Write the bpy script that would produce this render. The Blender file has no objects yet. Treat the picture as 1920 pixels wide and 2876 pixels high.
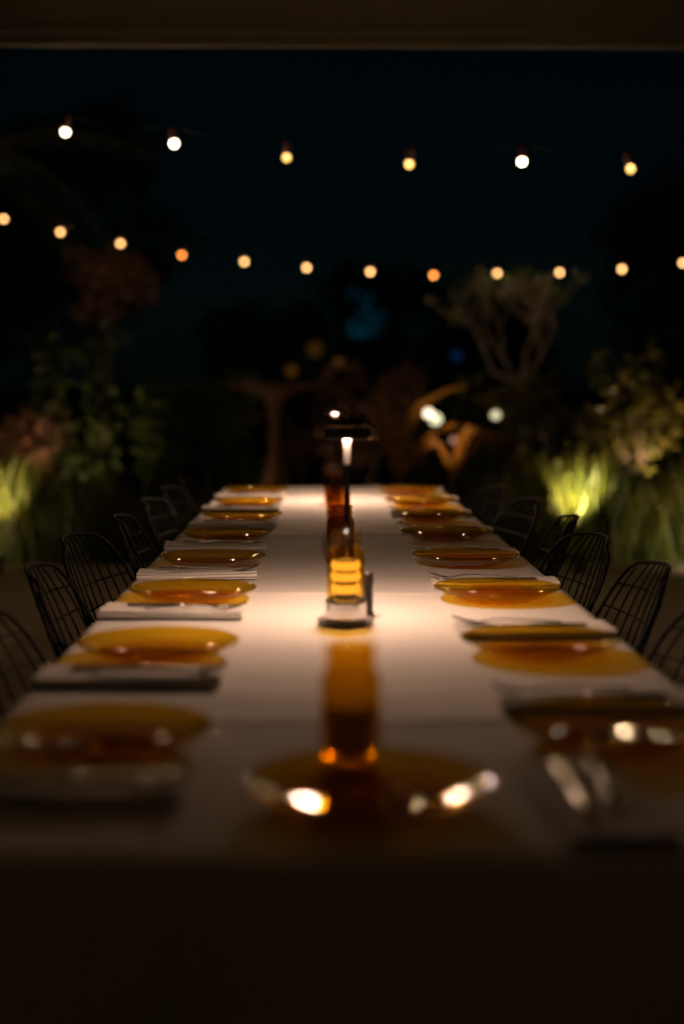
import bpy, math, random
import numpy as np
from mathutils import Vector, Matrix

random.seed(7)
rng = np.random.default_rng(7)
S = bpy.context.scene
R = math.radians

# ------------------------------------------------------------------ camera
TZ = 0.74                 # table top
AX = 0.05                 # x of the table's long axis
cam_d = bpy.data.cameras.new('camera')
cam = bpy.data.objects.new('camera', cam_d)
S.collection.objects.link(cam)
cam.location = (0, 0, TZ + 0.441)
cam.rotation_euler = (R(90) - math.atan(283.9 / 3267), 0, -math.atan(48 / 3267))
cam_d.sensor_fit = 'VERTICAL'
cam_d.sensor_width = 24
cam_d.sensor_height = 36
cam_d.lens = 50
cam_d.clip_start = 0.05
cam_d.clip_end = 800
cam_d.dof.use_dof = True
cam_d.dof.focus_distance = 3.5
cam_d.dof.aperture_fstop = 1.3
S.camera = cam

# ------------------------------------------------------------------ night sky, moon
w = bpy.data.worlds.new('World')
S.world = w
w.use_nodes = True
wn = w.node_tree
bg = wn.nodes['Background']
sky = wn.nodes.new('ShaderNodeTexSky')
sky.sky_type = 'NISHITA'
sky.sun_disc = False
sky.sun_elevation = R(38)
sky.sun_rotation = R(150)
sky.ozone_density = 6.0
tint = wn.nodes.new('ShaderNodeMix')          # teal cast of the night sky
tint.data_type = 'RGBA'
tint.blend_type = 'MULTIPLY'
tint.inputs[0].default_value = 1.0
tint.inputs[7].default_value = (0.35, 0.95, 0.85, 1)
wn.links.new(sky.outputs[0], tint.inputs[6])
wn.links.new(tint.outputs[2], bg.inputs[0])
bg.inputs[1].default_value = 0.00046

sun_d = bpy.data.lights.new('moon_sun', 'SUN')
sun_d.energy = 0.0015
sun_d.angle = R(3)
sun_d.color = (0.7, 0.85, 1.0)
sun = bpy.data.objects.new('moon_sun', sun_d)
sun.rotation_euler = (R(52), 0, R(-30))
S.collection.objects.link(sun)

S.view_settings.view_transform = 'Standard'
S.view_settings.look = 'None'
S.view_settings.exposure = 0.0
S.view_settings.gamma = 1.0
S.view_settings.use_curve_mapping = False
S.render.engine = 'CYCLES'
S.cycles.use_denoising = True
S.cycles.max_bounces = 7
S.cycles.transparent_max_bounces = 24
S.cycles.transmission_bounces = 12
S.cycles.caustics_reflective = True
S.cycles.caustics_refractive = True
S.cycles.blur_glossy = 0.4
S.cycles.sample_clamp_indirect = 6.0
S.cycles.use_adaptive_sampling = False


# ------------------------------------------------------------------ materials
def newmat(name):
    m = bpy.data.materials.new(name)
    m.use_nodes = True
    nt = m.node_tree
    for n in list(nt.nodes):
        nt.nodes.remove(n)
    out = nt.nodes.new('ShaderNodeOutputMaterial')
    return m, nt, out


def pbr(name, col, rough=0.6, metal=0.0, var=0.0, scale=8.0, bump=0.0, bscale=60.0, col2=None, spec=0.5, stretch=None):
    m, nt, out = newmat(name)
    b = nt.nodes.new('ShaderNodeBsdfPrincipled')
    b.inputs['Base Color'].default_value = (*col, 1)
    b.inputs['Roughness'].default_value = rough
    b.inputs['Metallic'].default_value = metal
    b.inputs['Specular IOR Level'].default_value = spec
    nt.links.new(b.outputs[0], out.inputs[0])
    tc = nt.nodes.new('ShaderNodeTexCoord')
    src = tc.outputs['Object']
    if stretch:
        mp = nt.nodes.new('ShaderNodeMapping')
        mp.inputs['Scale'].default_value = stretch
        nt.links.new(src, mp.inputs[0])
        src = mp.outputs[0]
    if var or col2:
        n = nt.nodes.new('ShaderNodeTexNoise')
        n.inputs['Scale'].default_value = scale
        n.inputs['Detail'].default_value = 6
        nt.links.new(src, n.inputs['Vector'])
        r = nt.nodes.new('ShaderNodeValToRGB')
        c2 = col2 or tuple(c * (1 - var) for c in col)
        r.color_ramp.elements[0].position = 0.35
        r.color_ramp.elements[0].color = (*c2, 1)
        r.color_ramp.elements[1].position = 0.68
        r.color_ramp.elements[1].color = (*col, 1)
        nt.links.new(n.outputs[0], r.inputs[0])
        nt.links.new(r.outputs[0], b.inputs['Base Color'])
    if bump:
        n2 = nt.nodes.new('ShaderNodeTexNoise')
        n2.inputs['Scale'].default_value = bscale
        n2.inputs['Detail'].default_value = 4
        nt.links.new(src, n2.inputs['Vector'])
        bp = nt.nodes.new('ShaderNodeBump')
        bp.inputs['Strength'].default_value = bump
        bp.inputs['Distance'].default_value = 0.01
        nt.links.new(n2.outputs[0], bp.inputs['Height'])
        nt.links.new(bp.outputs[0], b.inputs['Normal'])
    return m


def leafmat(name, c1, c2, scale=3.0, trans=0.45, rough=0.45):
    m, nt, out = newmat(name)
    tc = nt.nodes.new('ShaderNodeTexCoord')
    n = nt.nodes.new('ShaderNodeTexNoise')
    n.inputs['Scale'].default_value = scale
    n.inputs['Detail'].default_value = 5
    nt.links.new(tc.outputs['Object'], n.inputs['Vector'])
    r = nt.nodes.new('ShaderNodeValToRGB')
    r.color_ramp.elements[0].position = 0.35
    r.color_ramp.elements[0].color = (*c1, 1)
    r.color_ramp.elements[1].position = 0.65
    r.color_ramp.elements[1].color = (*c2, 1)
    nt.links.new(n.outputs[0], r.inputs[0])
    b = nt.nodes.new('ShaderNodeBsdfPrincipled')
    b.inputs['Roughness'].default_value = rough
    nt.links.new(r.outputs[0], b.inputs['Base Color'])
    t = nt.nodes.new('ShaderNodeBsdfTranslucent')
    nt.links.new(r.outputs[0], t.inputs[0])
    mx = nt.nodes.new('ShaderNodeMixShader')
    mx.inputs[0].default_value = trans
    nt.links.new(b.outputs[0], mx.inputs[1])
    nt.links.new(t.outputs[0], mx.inputs[2])
    nt.links.new(mx.outputs[0], out.inputs[0])
    return m


def thin_glass(name, tint, rough=0.02):
    """thin tinted glass wall: straight-through tint plus a fresnel gloss"""
    m, nt, out = newmat(name)
    t = nt.nodes.new('ShaderNodeBsdfTransparent')
    t.inputs[0].default_value = (*tint, 1)
    g = nt.nodes.new('ShaderNodeBsdfGlossy')
    g.inputs['Roughness'].default_value = rough
    fr = nt.nodes.new('ShaderNodeFresnel')
    ge = nt.nodes.new('ShaderNodeNewGeometry')
    io = nt.nodes.new('ShaderNodeMapRange')       # same outer-surface fresnel on both faces of the wall
    io.inputs['To Min'].default_value = 1.5
    io.inputs['To Max'].default_value = 1 / 1.5
    nt.links.new(ge.outputs['Backfacing'], io.inputs['Value'])
    nt.links.new(io.outputs[0], fr.inputs[0])
    mx = nt.nodes.new('ShaderNodeMixShader')
    nt.links.new(fr.outputs[0], mx.inputs[0])
    nt.links.new(t.outputs[0], mx.inputs[1])
    nt.links.new(g.outputs[0], mx.inputs[2])
    nt.links.new(mx.outputs[0], out.inputs[0])
    return m


def solid_glass(name, col):
    m, nt, out = newmat(name)
    g = nt.nodes.new('ShaderNodeBsdfGlass')
    g.inputs['Color'].default_value = (*col, 1)
    g.inputs['Roughness'].default_value = 0.0
    g.inputs['IOR'].default_value = 1.5
    nt.links.new(g.outputs[0], out.inputs[0])
    return m


def glow_glass(name, col, strength):
    m, nt, out = newmat(name)
    e = nt.nodes.new('ShaderNodeEmission')
    e.inputs[0].default_value = (*col, 1)
    e.inputs[1].default_value = strength
    t = nt.nodes.new('ShaderNodeBsdfTransparent')
    ad = nt.nodes.new('ShaderNodeAddShader')
    nt.links.new(e.outputs[0], ad.inputs[0])
    nt.links.new(t.outputs[0], ad.inputs[1])
    nt.links.new(ad.outputs[0], out.inputs[0])
    return m


def emit(name, col, strength):
    m, nt, out = newmat(name)
    e = nt.nodes.new('ShaderNodeEmission')
    e.inputs[0].default_value = (*col, 1)
    e.inputs[1].default_value = strength
    nt.links.new(e.outputs[0], out.inputs[0])
    return m


M_CLOTH = pbr('white_linen', (0.80, 0.79, 0.77), 0.9, var=0.05, scale=5, bump=0.16, bscale=16, spec=0.2)
M_NAPKIN = pbr('napkin_linen', (0.80, 0.79, 0.76), 0.9, bump=0.25, bscale=700, spec=0.2)
M_PLATE = thin_glass('amber_plate_glass', (0.90, 0.70, 0.13), 0.045)
M_JARM = thin_glass('medium_amber_jar_glass', (0.945, 0.76, 0.24), 0.02)
M_JARD = thin_glass('dark_amber_jar_glass', (0.80, 0.62, 0.34), 0.02)
M_WELL = thin_glass('amber_plate_well_glass', (0.86, 0.56, 0.07), 0.045)
M_JAR = thin_glass('amber_jar_glass', (0.98, 0.845, 0.35), 0.02)
M_WAX = leafmat('cream_wax', (0.84, 0.78, 0.66), (0.88, 0.82, 0.70), 9.0, 0.55, 0.5)
M_JARBASE = solid_glass('amber_jar_base_glass', (0.86, 0.46, 0.05))
M_STEEL = pbr('cutlery_steel', (0.55, 0.53, 0.5), 0.22, 1.0)
M_BLACK = pbr('black_powder_coat', (0.018, 0.018, 0.018), 0.45, var=0.3, scale=40)
M_STEM = pbr('polished_gunmetal', (0.50, 0.49, 0.48), 0.12, 1.0)
M_MILL = pbr('dark_mill_wood', (0.04, 0.03, 0.03), 0.5)
M_BASE = pbr('brushed_grey_metal', (0.55, 0.53, 0.50), 0.4, 1.0)
M_WIRE = pbr('black_chair_wire', (0.006, 0.006, 0.006), 0.55, 0.0, spec=0.18)
M_RAFFIA = pbr('raffia', (0.24, 0.15, 0.08), 0.85, var=0.4, scale=60)
M_BEAM = pbr('beam_paint', (0.30, 0.30, 0.19), 0.7, var=0.15, scale=3, bump=0.1, bscale=30)
M_PLASTER = pbr('cream_plaster', (0.62, 0.58, 0.46), 0.85, var=0.06, scale=3, bump=0.15, bscale=40)
M_PAVE = pbr('paving', (0.40, 0.32, 0.24), 0.85, var=0.25, scale=2.2, bump=0.3, bscale=25)
M_LAWN = pbr('lawn_soil', (0.045, 0.06, 0.025), 0.95, var=0.4, scale=2, bump=0.6, bscale=20)
M_WOOD = pbr('table_wood', (0.24, 0.15, 0.08), 0.6, var=0.35, scale=4, stretch=(12, 1, 1))
M_BARK = pbr('bark', (0.20, 0.14, 0.10), 0.9, var=0.4, scale=14, bump=0.5, bscale=30)
M_PALE_BARK = pbr('pale_bark', (0.33, 0.27, 0.22), 0.85, var=0.35, scale=12, bump=0.4, bscale=30)
M_WHITE = pbr('white_enamel', (0.85, 0.83, 0.80), 0.35)
M_CHROME = pbr('polished_collar', (0.93, 0.91, 0.88), 0.14, 1.0)
M_SLEEVE = pbr('grey_sleeve', (0.13, 0.125, 0.12), 0.6)
M_SOCKET = pbr('socket_brown', (0.10, 0.035, 0.02), 0.5)
M_CORD = pbr('cord_rubber', (0.008, 0.008, 0.008), 0.9, spec=0.05)
M_GRASS = leafmat('grass_blade', (0.07, 0.10, 0.018), (0.24, 0.21, 0.035), 2.5, 0.5)
M_LEAF = leafmat('leaf_green', (0.05, 0.085, 0.02), (0.11, 0.13, 0.03), 2.5, 0.35)
M_LEAFD = leafmat('leaf_dark', (0.03, 0.05, 0.02), (0.06, 0.07, 0.03), 1.5, 0.3)
M_LEAFY = leafmat('leaf_yellow', (0.10, 0.11, 0.025), (0.27, 0.21, 0.045), 3, 0.4, 0.3)
M_LEAFO = leafmat('leaf_rust', (0.40, 0.15, 0.02), (0.48, 0.26, 0.04), 2, 0.45)
M_LEAFP = leafmat('leaf_bronze', (0.26, 0.14, 0.09), (0.38, 0.22, 0.14), 4, 0.3)
M_COVER = pbr('brown_stretch_cover', (0.26, 0.15, 0.09), 0.9, var=0.2, scale=4)
M_WALL = pbr('far_wall', (0.10, 0.10, 0.11), 0.9, var=0.3, scale=0.8)
M_ROOF = pbr('far_roof', (0.06, 0.045, 0.04), 0.9, var=0.3, scale=2)
M_SPOT = pbr('spot_housing', (0.03, 0.03, 0.03), 0.5)


# ------------------------------------------------------------------ helpers
def link(name, me, mat, parent=None):
    o = bpy.data.objects.new(name, me)
    S.collection.objects.link(o)
    if mat and not me.materials:
        me.materials.append(mat)
    if parent:
        o.parent = parent
    return o


def empty(name, loc=(0, 0, 0), rz=0.0):
    o = bpy.data.objects.new(name, None)
    o.empty_display_size = 0.05
    S.collection.objects.link(o)
    o.location = loc
    o.rotation_euler = (0, 0, rz)
    return o


def tag(o, label=None, cat=None, group=None, kind=None):
    if label:
        o['label'] = label
    if cat:
        o['category'] = cat
    if group:
        o['group'] = group
    if kind:
        o['kind'] = kind
    return o


def copy_tree(o, parent=None):
    c = o.copy()
    S.collection.objects.link(c)
    c.parent = parent
    for ch in list(o.children):
        copy_tree(ch, c)
    return c


class MB:
    def __init__(self):
        self.v = []
        self.f = []

    def add(self, vs, fs):
        b = len(self.v)
        self.v += [tuple(p) for p in vs]
        self.f += [tuple(i + b for i in q) for q in fs]
        return self

    def box(self, x0, x1, y0, y1, z0, z1):
        vs = [(x, y, z) for z in (z0, z1) for y in (y0, y1) for x in (x0, x1)]
        fs = [(0, 2, 3, 1), (4, 5, 7, 6), (0, 1, 5, 4), (2, 6, 7, 3), (0, 4, 6, 2), (1, 3, 7, 5)]
        return self.add(vs, fs)

    def lathe(self, prof, n=48, c=(0, 0, 0), cap0=False, cap1=False):
        vs = []
        fs = []
        rings = []
        for r, z in prof:
            if r < 1e-6:
                rings.append([len(vs)])
                vs.append((c[0], c[1], c[2] + z))
            else:
                rings.append(list(range(len(vs), len(vs) + n)))
                for k in range(n):
                    a = 2 * math.pi * k / n
                    vs.append((c[0] + r * math.cos(a), c[1] + r * math.sin(a), c[2] + z))
        for A, B in zip(rings, rings[1:]):
            for k in range(n):
                k2 = (k + 1) % n
                if len(A) == 1 and len(B) == 1:
                    continue
                if len(A) == 1:
                    fs.append((A[0], B[k2], B[k]))
                elif len(B) == 1:
                    fs.append((A[k], A[k2], B[0]))
                else:
                    fs.append((A[k], A[k2], B[k2], B[k]))
        if cap0 and len(rings[0]) > 1:
            fs.append(tuple(reversed(rings[0])))
        if cap1 and len(rings[-1]) > 1:
            fs.append(tuple(rings[-1]))
        return self.add(vs, fs)

    def tube(self, pts, rad, n=6, closed=False):
        pts = [Vector(p) for p in pts]
        N = len(pts)
        rads = rad if isinstance(rad, (list, tuple)) else [rad] * N
        vs = []
        up = Vector((0.13, 0.21, 0.97)).normalized()
        side = None
        for i, p in enumerate(pts):
            if closed:
                t = pts[(i + 1) % N] - pts[i - 1]
            else:
                t = pts[min(i + 1, N - 1)] - pts[max(i - 1, 0)]
            t.normalize()
            if side is None:
                s = t.cross(up)
                if s.length < 1e-3:
                    s = t.cross(Vector((1, 0, 0)))
            else:
                s = side - t * side.dot(t)
            s.normalize()
            side = s
            b = t.cross(s)
            for k in range(n):
                a = 2 * math.pi * k / n
                vs.append(p + (s * math.cos(a) + b * math.sin(a)) * rads[i])
        fs = []
        for i in range(N if closed else N - 1):
            j = (i + 1) % N
            for k in range(n):
                k2 = (k + 1) % n
                fs.append((i * n + k, i * n + k2, j * n + k2, j * n + k))
        if not closed:
            fs.append(tuple(reversed(range(n))))
            fs.append(tuple(range((N - 1) * n, N * n)))
        return self.add(vs, fs)

    def mesh(self, name, smooth=True):
        me = bpy.data.meshes.new(name)
        me.from_pydata(self.v, [], self.f)
        if smooth:
            me.polygons.foreach_set('use_smooth', [True] * len(me.polygons))
        me.update()
        return me

    def build(self, name, mat, parent=None, smooth=True):
        return link(name, self.mesh(name, smooth), mat, parent)


def np_mesh(name, V, quads, smooth=False):
    me = bpy.data.meshes.new(name)
    V = np.asarray(V, dtype=np.float32)
    Q = np.asarray(quads, dtype=np.int32)
    me.vertices.add(len(V))
    me.vertices.foreach_set('co', V.ravel())
    me.loops.add(Q.size)
    me.loops.foreach_set('vertex_index', Q.ravel())
    me.polygons.add(len(Q))
    me.polygons.foreach_set('loop_start', np.arange(0, Q.size, Q.shape[1], dtype=np.int32))
    me.polygons.foreach_set('use_smooth', np.full(len(Q), smooth))
    me.update(calc_edges=True)
    return me


ORD = ['first', 'second', 'third', 'fourth', 'fifth', 'sixth', 'seventh', 'eighth']

# ------------------------------------------------------------------ setting
floor_o = MB().box(-14, 14, -4, 9.0, -0.2, 0.0).build('terrace_floor', M_PAVE, smooth=False)
tag(floor_o, kind='structure')
lawn = MB().add([(-300, 9.0, -0.03), (300, 9.0, -0.03), (300, 600, -0.03), (-300, 600, -0.03)], [(0, 1, 2, 3)]).build('ground', M_LAWN, smooth=False)
tag(lawn, kind='structure')
kerb = MB().box(-14, 14, 9.0, 9.12, -0.15, 0.05).build('terrace_kerb', M_PAVE, smooth=False)
tag(kerb, kind='structure')
ceil = MB().box(-7, 7, -3.5, 6.6, 3.02, 3.12).build('ceiling', M_PLASTER, smooth=False)
tag(ceil, kind='structure')
back = MB().box(-7, 7, -1.45, -1.25, 0.001, 3.018).build('wall_back', M_PLASTER, smooth=False)  # unseen house wall, put in to bounce light onto the cloth's front drape
tag(back, kind='structure')
beam = empty('roof_beam', (0, 6.7, 2.722))
tag(beam, 'long painted veranda beam with two moulding strips across the top of the view', 'beam')
MB().box(-7, 7, -0.1, -0.05, 0.029, 0.40).build('beam_board', M_BEAM, beam, False)
MB().box(-7, 7, -0.106, -0.085, 0.0, 0.028).build('moulding', M_BEAM, beam, False)
MB().box(-7, 7, -0.118, -0.1, 0.050, 0.078).build('moulding', M_BEAM, beam, False)

# ------------------------------------------------------------------ table under its cloth
Y0, Y1 = 1.302, 6.42
HW = 0.478
tb = empty('dining_table', (AX, (Y0 + Y1) / 2, 0))
tag(tb, 'long narrow wooden dining table hidden beneath the white cloth', 'table')
L2 = (Y1 - Y0) / 2 - 0.012
MB().box(-HW + 0.012, HW - 0.012, -L2, L2, TZ - 0.045, TZ - 0.006).build('tabletop', M_WOOD, tb, False)
for sx in (-1, 1):
    for yy in (-L2 + 0.1, -L2 / 3, L2 / 3, L2 - 0.1):
        x = sx * (HW - 0.10)
        MB().box(x - 0.03, x + 0.03, yy - 0.03, yy + 0.03, 0.001, TZ - 0.046).build('leg', M_WOOD, tb, False)


def make_cloth():
    drop = 0.30
    rad = 0.012
    creases = [1.84, 3.02, 4.22, 5.42]
    xs = list(np.linspace(-HW, HW, 61))
    side = [HW + d for d in (0.003, 0.007, 0.012, 0.03, 0.07, 0.12, 0.18, 0.24, 0.30)]
    xs = [-s for s in reversed(side)] + xs + side
    ys = set(np.round(np.linspace(Y0, Y1, 150), 4))
    for c in creases:
        for d in (-0.06, -0.03, -0.012, -0.006, -0.003, 0, 0.003, 0.006, 0.012, 0.03, 0.06):
            ys.add(round(c + d, 4))
    ys = sorted(ys)
    ends = [0.003, 0.007, 0.012, 0.03, 0.07, 0.12, 0.18, 0.24, 0.30]
    ys = [Y0 - e for e in reversed(ends)] + ys + [Y1 + e for e in ends]
    V = []
    for y in ys:
        for x in xs:
            ox = max(0, abs(x) - HW)
            oy = max(0, Y0 - y, y - Y1)
            sx = 1 if x > 0 else -1
            sy = -1 if y < Y0 else 1
            bx = max(-HW, min(HW, x))
            by = max(Y0, min(Y1, y))
            o = max(ox, oy)
            z = TZ
            if o > 0:
                z -= o - 0.004 * min(1, o / 0.012)
                fl = 0.006 + 0.05 * o + 0.012 * math.sin(by * 9.1 + 1.3 * sx) * o / 0.3 + (0.022 * math.sin(bx * 13 + 0.7) + 0.014 * math.sin(bx * 31 + 2)) * o / 0.3
                fl *= min(1, o / 0.012)
                if ox > 0:
                    bx += sx * fl * min(1, ox / o)
                if oy > 0:
                    by += sy * fl * min(1, oy / o)
            else:
                for c in creases:
                    d = abs(y - c)
                    z += 0.0028 * math.exp(-(d / 0.006) ** 2) + 0.0022 * math.exp(-(d / 0.05) ** 2)
                z += 0.0007 * math.sin(y * 13.7 + 2 * math.sin(x * 5)) + 0.0006 * math.sin(x * 17 + 3 * math.sin(y * 2.3))
                z += 0.0008 * math.sin(y * 31 + 3 * math.sin(x * 7 + y)) * math.exp(-((x - 0.3 * math.sin(y * 1.7)) / 0.2) ** 2)
                z += 0.0012 * math.exp(-((x - 0.02 * math.sin(y * 3)) / 0.012) ** 2)
            V.append((bx + AX, by, z))
    nx = len(xs)
    Q = [(j * nx + i, j * nx + i + 1, (j + 1) * nx + i + 1, (j + 1) * nx + i) for j in range(len(ys) - 1) for i in range(nx - 1)]
    o = link('tablecloth', np_mesh('tablecloth', V, Q, True), M_CLOTH)
    tag(o, 'long white linen cloth with fold creases draped over the dining table', 'tablecloth')


make_cloth()

# ------------------------------------------------------------------ plates, napkins, cutlery
PR = 0.133


def plate_mesh():
    top = [(0.0, 0.0055), (0.050, 0.0057), (0.066, 0.0064), (0.076, 0.0077), (0.086, 0.0098), (0.096, 0.0127), (0.106, 0.0163), (0.116, 0.0207), (0.124, 0.0247), (0.1305, 0.0282)]
    rim = [(0.1325, 0.0285), (PR, 0.0272), (0.1318, 0.0258)]
    bot = [(0.124, 0.0212), (0.116, 0.0170), (0.106, 0.0124), (0.096, 0.0086), (0.086, 0.0056), (0.079, 0.0036), (0.0755, 0.0004), (0.070, 0.0004), (0.066, 0.0022), (0.0, 0.0022)]
    me = MB().lathe(top + rim + bot, 72).mesh('plate')
    me.materials.append(M_PLATE)
    me.materials.append(M_WELL)          # thicker glass in the well
    for p in me.polygons:
        c = p.center
        if math.hypot(c.x, c.y) < 0.093:
            p.material_index = 1
    return me


PLATE = plate_mesh()


def napkin_mesh(seed):
    rs = random.Random(seed)
    # folded linen: one strip wound into a flat roll, swept along x
    hw = 0.055
    th = 0.0016
    path = []
    lev = [0.0012, 0.0046, 0.0080, 0.0114]
    for k, z in enumerate(lev):
        n = 12
        ends = (-hw + 0.004 * rs.random(), hw - 0.004 * rs.random())
        yy = np.linspace(ends[0], ends[1], n)
        if k % 2:
            yy = yy[::-1]
        for y in yy:
            path.append((y, z))
        if k < 3:
            ye = path[-1][0]
            s = 1 if ye > 0 else -1
            for a in (-60, -20, 20, 60):
                path.append((ye + s * 0.0017 * math.cos(R(a)), z + 0.0017 + 0.0017 * math.sin(R(a))))
    P = np.array(path)
    T = np.gradient(P, axis=0)
    T /= np.linalg.norm(T, axis=1)[:, None] + 1e-9
    N = np.stack([-T[:, 1], T[:, 0]], 1)
    A = P + N * th / 2
    B = P - N * th / 2
    loop = np.concatenate([A, B[::-1]])
    m = len(loop)
    xs = np.linspace(-0.138, 0.138, 24)
    V = []
    ph = rs.random() * 6
    for i, x in enumerate(xs):
        sk = 0.010 * x * (rs.random() * 0.2 + 0.9)
        for (y, z) in loop:
            yy = y + sk + 0.0015 * math.sin(x * 20 + ph)
            zz = z * (1 + 0.14 * math.sin(x * 16 + ph + y * 14)) + max(0, z - 0.003) * 0.35 * abs(x / 0.138) ** 3
            V.append((x, yy, zz))
    Q = [(i * m + k, i * m + (k + 1) % m, (i + 1) * m + (k + 1) % m, (i + 1) * m + k) for i in range(len(xs) - 1) for k in range(m)]
    me = np_mesh('napkin', V, Q, True)
    me.materials.append(M_NAPKIN)
    return me


NAPKINS = [napkin_mesh(k) for k in range(4)]


def flat_sweep(mb, prof, n=8):
    """prof: (x, z, half width, half thickness) along x -> lens section"""
    vs = []
    for x, z, hw, ht in prof:
        for k in range(n):
            a = 2 * math.pi * k / n
            vs.append((x, hw * math.cos(a), z + ht * math.sin(a)))
    N = len(prof)
    fs = [(i * n + k, i * n + (k + 1) % n, (i + 1) * n + (k + 1) % n, (i + 1) * n + k) for i in range(N - 1) for k in range(n)]
    fs += [tuple(reversed(range(n))), tuple(range((N - 1) * n, N * n))]
    mb.add(vs, fs)


def fork_meshes():
    h = MB()
    flat_sweep(h, [(-0.098, 0.0030, 0.003, 0.001), (-0.095, 0.0030, 0.0085, 0.0014), (-0.075, 0.0040, 0.0088, 0.0016), (-0.04, 0.0062, 0.0060, 0.0017),
                   (0.0, 0.0085, 0.0038, 0.0018), (0.025, 0.0075, 0.0032, 0.0018), (0.038, 0.0050, 0.006, 0.0014), (0.048, 0.0032, 0.011, 0.001), (0.058, 0.0028, 0.012, 0.0009), (0.062, 0.003, 0.012, 0.0008)])
    t = MB()
    for k in range(4):
        y = (k - 1.5) * 0.0066
        t.tube([(0.059, y, 0.0030), (0.07, y, 0.0042), (0.083, y * 0.98, 0.0078), (0.098, y * 0.93, 0.0135), (0.101, y * 0.92, 0.0150)], [0.0017, 0.0017, 0.0015, 0.0011, 0.0004], 6)
    return h.mesh('fork_handle'), t.mesh('tines')


def knife_meshes():
    h = MB()
    flat_sweep(h, [(-0.112, 0.004, 0.003, 0.002), (-0.108, 0.004, 0.0085, 0.0035), (-0.07, 0.004, 0.0075, 0.0038), (-0.015, 0.004, 0.0065, 0.0035), (0.0, 0.004, 0.005, 0.0028)])
    b = MB()
    flat_sweep(b, [(-0.001, 0.004, 0.005, 0.0020), (0.01, 0.004, 0.0085, 0.0012), (0.06, 0.004, 0.0095, 0.0009), (0.09, 0.004, 0.0085, 0.0007), (0.105, 0.004, 0.005, 0.0005), (0.111, 0.004, 0.001, 0.0003)])
    return h.mesh('knife_handle'), b.mesh('blade')


FH, FT = fork_meshes()
KH, KB = knife_meshes()
for me in (FH, FT, KH, KB):
    me.materials.append(M_STEEL)


def place_setting(cx, cy, rot, where, seed, nr=0.195, nf=-0.018):
    """rot: direction (z angle) in which the diner faces; napkin lies at the diner's right hand"""
    rs = random.Random(seed)
    f = Vector((math.cos(rot), math.sin(rot), 0))
    r = Vector((f.y, -f.x, 0))
    c = Vector((cx + rs.uniform(-0.007, 0.007), cy + rs.uniform(-0.009, 0.009), TZ + 0.0022))
    p = link('plate', PLATE, None)
    p.location = c
    p.rotation_euler = (0, 0, rs.random() * 6)
    tag(p, 'round amber glass plate ' + where, 'plate', 'amber plates laid on the white cloth')
    nc = c + r * nr + f * nf + Vector((0, 0, 0.0002))
    nap = link('napkin', NAPKINS[seed % 4], None)
    nap.location = nc
    nap.rotation_euler = (0, 0, rot + R(rs.uniform(-4, 4)))
    tag(nap, 'folded white napkin under cutlery ' + where, 'napkin', 'folded napkins beside the plates')
    fk = empty('fork', nc + r * 0.020 + f * 0.045 + Vector((0, 0, 0.0150)), rot + R(rs.uniform(-4, 4)))
    tag(fk, 'steel fork on the napkin ' + where, 'fork', 'forks on the napkins')
    link('handle', FH, None, fk)
    link('tines', FT, None, fk)
    kn = empty('knife', nc - r * 0.016 + f * 0.020 + Vector((0, 0, 0.0142)), rot + R(rs.uniform(-3, 3)))
    tag(kn, 'steel table knife on the napkin ' + where, 'knife', 'knives on the napkins')
    link('handle', KH, None, kn)
    link('blade', KB, None, kn)


ROWS = [1.715, 2.31, 2.93, 3.50, 4.10, 4.70, 5.30, 5.90]
for i, d in enumerate(ROWS):
    dl = [0.0, 0.0, 0.0, 0.0, 0.01, -0.01, 0.01, 0.0][i]
    place_setting(AX - 0.317, d - dl, 0.0, 'at left, %s row from the camera' % ORD[i], 10 + i)
    place_setting(AX + 0.315, d + 0.02, math.pi, 'at right, %s row from the camera' % ORD[i], 40 + i)
place_setting(AX - 0.004, 1.475, R(90), 'at the near head of the table', 77, 0.232, -0.012)


# ------------------------------------------------------------------ amber jars down the middle
def make_jar(glass, ribs):
    j = empty('jar')
    H = 0.146
    outer = [(0.0345, 0.012), (0.0355, 0.03), (0.0355, 0.098), (0.0345, 0.106), (0.0318, 0.113), (0.0288, 0.118), (0.0280, 0.122)]
    neck = [(0.0280, 0.1225), (0.0298, 0.1250), (0.0302, 0.1280), (0.0296, 0.1305), (0.0278, 0.1320), (0.0278, 0.1360), (0.0292, 0.1385), (0.0296, 0.1420), (0.0290, H), (0.0262, H + 0.0004), (0.0252, 0.1435), (0.0252, 0.1225)]
    inner = [(0.0252, 0.122), (0.0262, 0.117), (0.0290, 0.112), (0.0318, 0.104), (0.0325, 0.097), (0.0325, 0.030), (0.0318, 0.012)]
    MB().lathe(outer, 48).lathe(inner, 48).build('body', glass, j)
    MB().lathe(neck, 48).build('neck_ring', glass, j)
    MB().lathe([(0.0, 0.0035), (0.022, 0.003), (0.028, 0.0006), (0.0325, 0.001), (0.0350, 0.005), (0.0344, 0.0118), (0.030, 0.0118), (0.020, 0.0105), (0.0, 0.0100)], 48).build('base', glass, j)
    if not ribs:
        return j
    wax_body(j, 0.0125, ribs)
    return j


def wax_body(j, z_low, ribs, pitch=0.0185):
    """ridged candle standing in the jar"""
    wax = [(0.0, z_low), (0.0260, z_low)]
    for k in range(ribs):
        z0 = z_low + 0.0015 + k * pitch
        wax += [(0.0140, z0), (0.0140, z0 + pitch * 0.20), (0.0290, z0 + pitch * 0.23), (0.0312, z0 + pitch * 0.36), (0.0306, z0 + pitch * 0.70), (0.0265, z0 + pitch * 0.94), (0.0145, z0 + pitch * 0.985)]
    zt = z_low + 0.0015 + ribs * pitch
    wax += [(0.0138, zt), (0.012, zt - 0.0007), (0.0, zt - 0.001)]
    MB().lathe(wax, 40).build('candle', M_WAX, j)


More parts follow.
